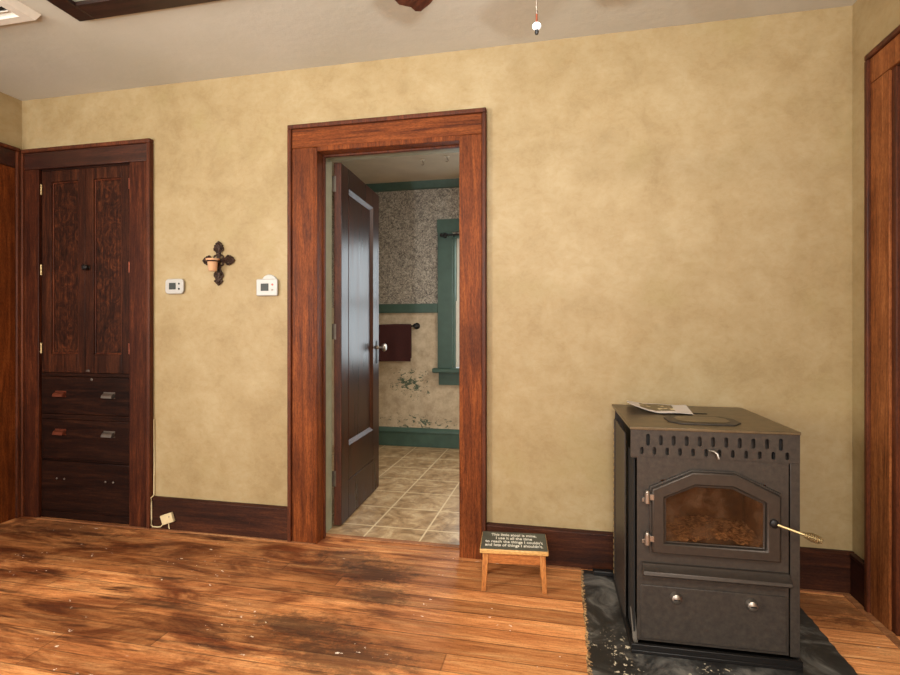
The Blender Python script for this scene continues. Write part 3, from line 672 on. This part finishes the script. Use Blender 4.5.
# door: frame, glass, hinges, handle
d = MB().ring(OCT_O, OCT_I, -.024, -.004).build('door', 'stove_edge', st, .005)
MB().ring([(x*1.03-.0, z+(.004 if z > .5 else -.004)) for x, z in OCT_O], OCT_I, -.010, -.001).build('door_flange', 'stove', d, .002)
MB().ring(OCT_I, [(x*.955, .453+(z-.453)*.93) for x, z in OCT_I], -.012, -.004).build('glass_bead', 'stove_edge', d, .002)
MB().prism([(x*.97, .453+(z-.453)*.96) for x, z in OCT_I], -.0085, -.0055).build('glass', 'fireglass', d)
for z in (.527, .387):
    m = MB(); m.cyl((-.212, -.018, z-.020), (-.212, -.018, z+.014), .010); m.box(-.214, -.19, -.024, -.012, z-.008, z+.012)
    m.box(-.228, -.206, -.012, 0, z-.018, z-.004); m.ball((-.212, -.018, z+.016), .0085)
    m.build('hinge', 'nickel', d, .001)
hd = MB().lathe([(.014, 0), (.013, .008), (.006, .012)], (.180, -.024, .468), (0, -1, 0)).build('handle', 'black', d)
p0, p1 = Vector((.182, -.030, .468)), Vector((.294, -.070, .440))
MB().tube([p0, p0.lerp(p1, .3), p0.lerp(p1, .66)], .0045, 8).build('handle_rod', 'brass', hd)
m = MB(); ax = (p1-p0).normalized(); u = ax.orthogonal().normalized(); w_ = ax.cross(u); pts = []
for k in range(121):
    t = k/120; r = .0045+.0075*math.sin(PI*min(1, t*.93+.02))**.8; a = t*2*PI*9
    pts.append(p0.lerp(p1, .64+.42*t)+u*r*math.cos(a)+w_*r*math.sin(a))
m.tube(pts, .0024, 6); m.tube([p0.lerp(p1, .64), p0.lerp(p1, 1.03)], .004, 8)
m.build('coil_grip', 'brass', hd)
# ash lip, ash door with latches
m = MB(); m.prism([(.0, .303), (-.010, .302), (-.020, .292), (-.036, .284), (-.040, .272), (-.034, .268), (0, .268)], -.228, .232, 'x'); m.build('ash_lip', 'stove_edge', st, .002)
ad = MB().box(-.232, .226, -.005, 0, .044, .225).build('ash_door', 'stove', st, .002)
for x in (-.118, .119):
    k_ = MB().lathe([(.019, 0), (.019, .006), (.015, .012), (.015, .016), (.010, .020), (.0, .021)], (x, -.005, .192), (0, -1, 0), 24).build('latch', 'nickel', ad)
    o = MB().box(x-.0095, x+.0095, -.0275, -.0245, .1905, .1935).build('latch_slot', 'black', k_)
# base with front kick, side flange, left corner bracket
m = MB(); m.box(-.266, .266, -.026, .53, 0, .012).box(-.266, .266, -.026, -.014, .012, .032).box(-.266, -.256, -.014, .53, .012, .032).box(.256, .266, -.014, .53, .012, .032)
m.build('base', 'black', st, .002)
m = MB(); m.prism([(.0, .014), (.016, .014), (.040, .06), (.085, .105), (.070, .105), (.026, .06)], -.256, -.240, 'x'); m.build('corner_bracket', 'bracket', st, .001)
MB().box(-.252, -.247, .02, .15, .03, .66).build('inner_post', 'void', st)
# grille across the top of the front, with real slots
g = MB().box(-.265, .265, -.005, .001, .661, .752).build('grille', 'stove', st)
cm = MB()
def slot(x, z, w_, h_):
    r = w_/2; poly = [(x+r*math.cos(a), z+(h_/2-r)+r*math.sin(a)) for a in [PI*k/6 for k in range(7)]]+[(x-r*math.cos(a), z-(h_/2-r)-r*math.sin(a)) for a in [PI*k/6 for k in range(7)]]
    cm.prism(poly, -.02, .02)
for k in range(11): slot(-.208+.0416*k, .719, .0125, .040 if k in (0, 10) else .034)
for k in range(12): slot(-.2285+.0414*k, .682, .0118, .026)
cut = cm.build('cutter', 'void', st, smooth=False)
md = g.modifiers.new('cut', 'BOOLEAN'); md.object = cut; md.operation = 'DIFFERENCE'; md.solver = 'EXACT'
bpy.context.view_layer.update()
dg = bpy.context.evaluated_depsgraph_get()
me = bpy.data.meshes.new_from_object(g.evaluated_get(dg)); g.modifiers.clear(); g.data = me; me.name = 'grille'
for p in me.polygons: p.use_smooth = False
while len(me.materials) > 1: me.materials.pop()
bpy.data.objects.remove(cut)
MB().box(-.255, .255, .022, .026, .655, .75).build('grille_baffle', 'stove', st)
MB().box(-.262, .262, .001, .022, .655, .661).build('grille_tray', 'stove_edge', st)
MB().tube([(-.012, -.006, .690), (.000, -.020, .691), (.008, -.026, .684), (.011, -.027, .668)], lambda t: .0035+.001*t, 8).build('damper_lever', 'nickel', st)
# top
m = MB(); m.box(-.268, .268, -.008, .545, .752, .762)
m.build('top_panel', 'stove_top', st, .002)
oc = lambda cx, cy, rx, ry: [(cx-rx, cy-ry*.45), (cx-rx*.72, cy-ry), (cx+rx*.72, cy-ry), (cx+rx, cy-ry*.45), (cx+rx, cy+ry*.45), (cx+rx*.72, cy+ry), (cx-rx*.72, cy+ry), (cx-rx, cy+ry*.45)]
ld = MB().prism(oc(.005, .155, .122, .088), .762, .767, 'z').build('top_lid', 'stove', st, .002)
MB().prism(oc(.005, .155, .090, .062), .767, .769, 'z').build('lid_boss', 'stove_top', ld, .001)
MB().box(-.02, .072, .322, .338, .7622, .7645).build('top_slot', 'black', st, .001)
# side panels: the left one set back with a slotted rear edge, the right one full depth with a front flange
sp = MB().box(-.266, -.261, .140, .44, .03, .712).build('side_panel', 'stove', st, .001)
MB().box(-.270, -.2655, .428, .452, .03, .712).build('rear_edge', 'stove_edge', sp, .001)
for k in range(24):
    z = .06+.026*k
    MB().box(-.2725, -.2695, .434, .446, z, z+.014).build('louvre', 'brass', sp)
m = MB(); m.box(.262, .267, .004, .50, .03, .66).box(.238, .267, 0, .006, .03, .66)
m.build('side_panel', 'stove', st, .001)
MB().box(-.255, .255, .53, .535, .03, .75).build('rear_panel', 'stove', st)
# leaflet on the stove
lf = thing('leaflet', 'white leaflet with dark picture and curled corner on top of the stove', 'leaflet', (.382, 2.285, .7705), math.radians(-5.8))
def sheet(x0, x1, y0, y1, dz, mt, nm):
    b = bmesh.new(); nx, ny = 24, 12; G = []
    for i in range(nx+1):
        x = x0+(x1-x0)*i/nx; row = []
        for k in range(ny+1):
            y = y0+(y1-y0)*k/ny
            t = max(0, (.0-x)/.12); z = .0018+dz+.036*t**1.6*(.3+.7*(.122-y)/.244)+.0015*(1+math.sin(x*45+y*12))*(1-t)
            row.append(b.verts.new((x, y, z)))
        G.append(row)
    for i in range(nx):
        for k in range(ny): b.faces.new((G[i][k], G[i+1][k], G[i+1][k+1], G[i][k+1]))
    m = MB(); m.b.free(); m.b = b; o = m.build(nm, mt, lf); s = o.modifiers.new('s', 'SOLIDIFY'); s.thickness = .0006; return o
sheet(-.12, .12, -.122, .122, 0, 'paper', 'sheet'); sheet(-.07, .06, -.075, .105, .0009, 'photo', 'picture')

# ------------------------------------------------------------------ the little stool
SH = .183
so = thing('step_stool', 'small pine step stool with lettered slate grey top by the baseboard', 'stool', (-.208, 2.268, 0), math.radians(5.5))
seat = MB().box(-.142, .142, -.096, .096, SH-.021, SH-.002).build('seat', 'stool_edge', so, .004)
MB().box(-.139, .139, -.093, .093, SH-.002, SH).build('painted_top', 'slate', seat, .001)
fc = bpy.data.curves.new('lettering', 'FONT'); fc.body = "This little stool is mine,\nI use it all the time\nto reach the things I couldn't\nand lots of things I shouldn't."
fc.size = .032; fc.extrude = .0003; fc.offset = .0005; fc.align_x = 'CENTER'; fc.align_y = 'CENTER'; fc.space_line = 1.02; fc.space_character = 1.0
fo = bpy.data.objects.new('tmp', fc); C.objects.link(fo); bpy.context.view_layer.update()
tm = bpy.data.meshes.new_from_object(fo.evaluated_get(bpy.context.evaluated_depsgraph_get())); bpy.data.objects.remove(fo)
xs = [v_.co.x for v_ in tm.vertices]; wid = max(xs)-min(xs); k_ = .245/wid
ys = [v_.co.y for v_ in tm.vertices]; mid = (max(ys)+min(ys))/2; hy = .145/(max(ys)-min(ys))
for v_ in tm.vertices: v_.co = (v_.co.x*k_, (v_.co.y-mid)*hy, v_.co.z+SH+.0004)
tm.materials.clear(); tm.materials.append(M['chalk']); tm.name = 'lettering'
lt = bpy.data.objects.new('lettering', tm); C.objects.link(lt); lt.parent = seat; lt['label'] = 'pale handwritten verse'
for sx in (-1, 1):
    for sy in (-1, 1):
        m = MB(); t0 = [(sx*.118+a*.0125, sy*.068+b_*.0125) for a, b_ in ((-1,-1),(1,-1),(1,1),(-1,1))]; t1 = [(sx*.127+a*.0095, sy*.076+b_*.0095) for a, b_ in ((-1,-1),(1,-1),(1,1),(-1,1))]
        A = [m.b.verts.new((x, y, SH-.022)) for x, y in t0]; B = [m.b.verts.new((x, y, 0)) for x, y in t1]
        m.b.faces.new(A); m.b.faces.new(B[::-1])
        for i in range(4): m.b.faces.new((A[i], A[(i+1)%4], B[(i+1)%4], B[i]))
        m.build('leg', 'stool', so, .002)
for sy in (-1, 1): MB().box(-.108, .108, sy*.071-.007, sy*.071+.007, SH-.068, SH-.022).build('apron', 'stool_x', so, .002)
for sx in (-1, 1): MB().box(sx*.121-.006, sx*.121+.006, -.06, .06, SH-.062, SH-.022).build('side_apron', 'stool', so, .002)

# ------------------------------------------------------------------ camera and light
cam = bpy.data.cameras.new('camera'); co = bpy.data.objects.new('camera', cam); C.objects.link(co)
cam.sensor_width = 36; cam.lens = 522/900*36; cam.shift_y = -8.5/900; cam.clip_start = .02
co.location = (0, 0, 1.10); co.rotation_euler = (PI/2, 0, math.atan(113/522))
bpy.context.scene.camera = co
def area(name, loc, target, sx, sy, power, col):
    l = bpy.data.lights.new(name, 'AREA'); l.shape = 'RECTANGLE'; l.size = sx; l.size_y = sy; l.energy = power; l.color = col
    o = bpy.data.objects.new(name, l); C.objects.link(o); o.location = loc
    o.rotation_euler = (Vector(target)-Vector(loc)).to_track_quat('-Z', 'Y').to_euler(); return o
def point(name, loc, power, col, r):
    l = bpy.data.lights.new(name, 'POINT'); l.energy = power; l.color = col; l.shadow_soft_size = r
    o = bpy.data.objects.new(name, l); C.objects.link(o); o.location = loc; return o
area('front_fill', (-.5, YF+.05, 1.5), (-.6, 2, 1.5), 3.6, 1.6, 62, (.99, .99, 1))  # added broad fill before the closed front wall, no window there
def flash(name, loc, target, power, cone):
    l = bpy.data.lights.new(name, 'SPOT'); l.energy = power; l.color = (.95, .98, 1); l.shadow_soft_size = .04; l.spot_size = math.radians(cone); l.spot_blend = 1
    o = bpy.data.objects.new(name, l); C.objects.link(o); o.location = loc; o.rotation_euler = (Vector(target)-Vector(loc)).to_track_quat('-Z', 'Y').to_euler()
flash('camera_flash', (.075, .10, 1.30), (-.15, 1.60, 2.66), 80, 104)
flash('second_flash', (-.93, -.35, 1.30), (-1.3, 1.20, 2.55), 85, 120)
area('uplight_fill', (-.9, -1.3, 1.75), (-.9, -1.0, 3), .5, .5, 16, (1, .88, .70))  # added upward fill to brighten the ceiling, no floor lamp stands here
area('overhead_fill', (.15, -.6, H-.06), (.2, -.4, 0), .5, .5, 50, (1, .94, .85))  # added downward fill for the floor, no fixture behind it
area('left_fill', (XL+.04, -.3, 1.45), (1.2, 1.6, 1.3), 1.3, 1.4, 105, (1, .97, .92))  # added fill from the left for the right casing, wall has no window
point('warm_left_fill', (-2.45, .55, 1.55), 6, (1, .86, .62), .10)  # added warm fill to lift the left side, no table lamp here
area('kitchen_window_daylight', (-.565, KY+.20, 1.34), (-.7, 2.6, .9), .8, 1.2, 8, (.90, .96, 1))
area('kitchen_fill', (.6, 3.6, KH-.05), (.6, 3.6, 0), .5, .5, 32, (1, .93, .84))  # added overhead fill for the kitchen, without a fixture
wd = bpy.data.worlds.new('sky'); bpy.context.scene.world = wd; wd.use_nodes = True
bg = wd.node_tree.nodes['Background']; bg.inputs[0].default_value = (.86, .93, 1, 1); bg.inputs[1].default_value = 1.0
sc = bpy.context.scene
sc.view_settings.view_transform = 'Standard'; sc.view_settings.look = 'None'; sc.view_settings.exposure = 0.75; sc.view_settings.gamma = 1; sc.view_settings.use_curve_mapping = False
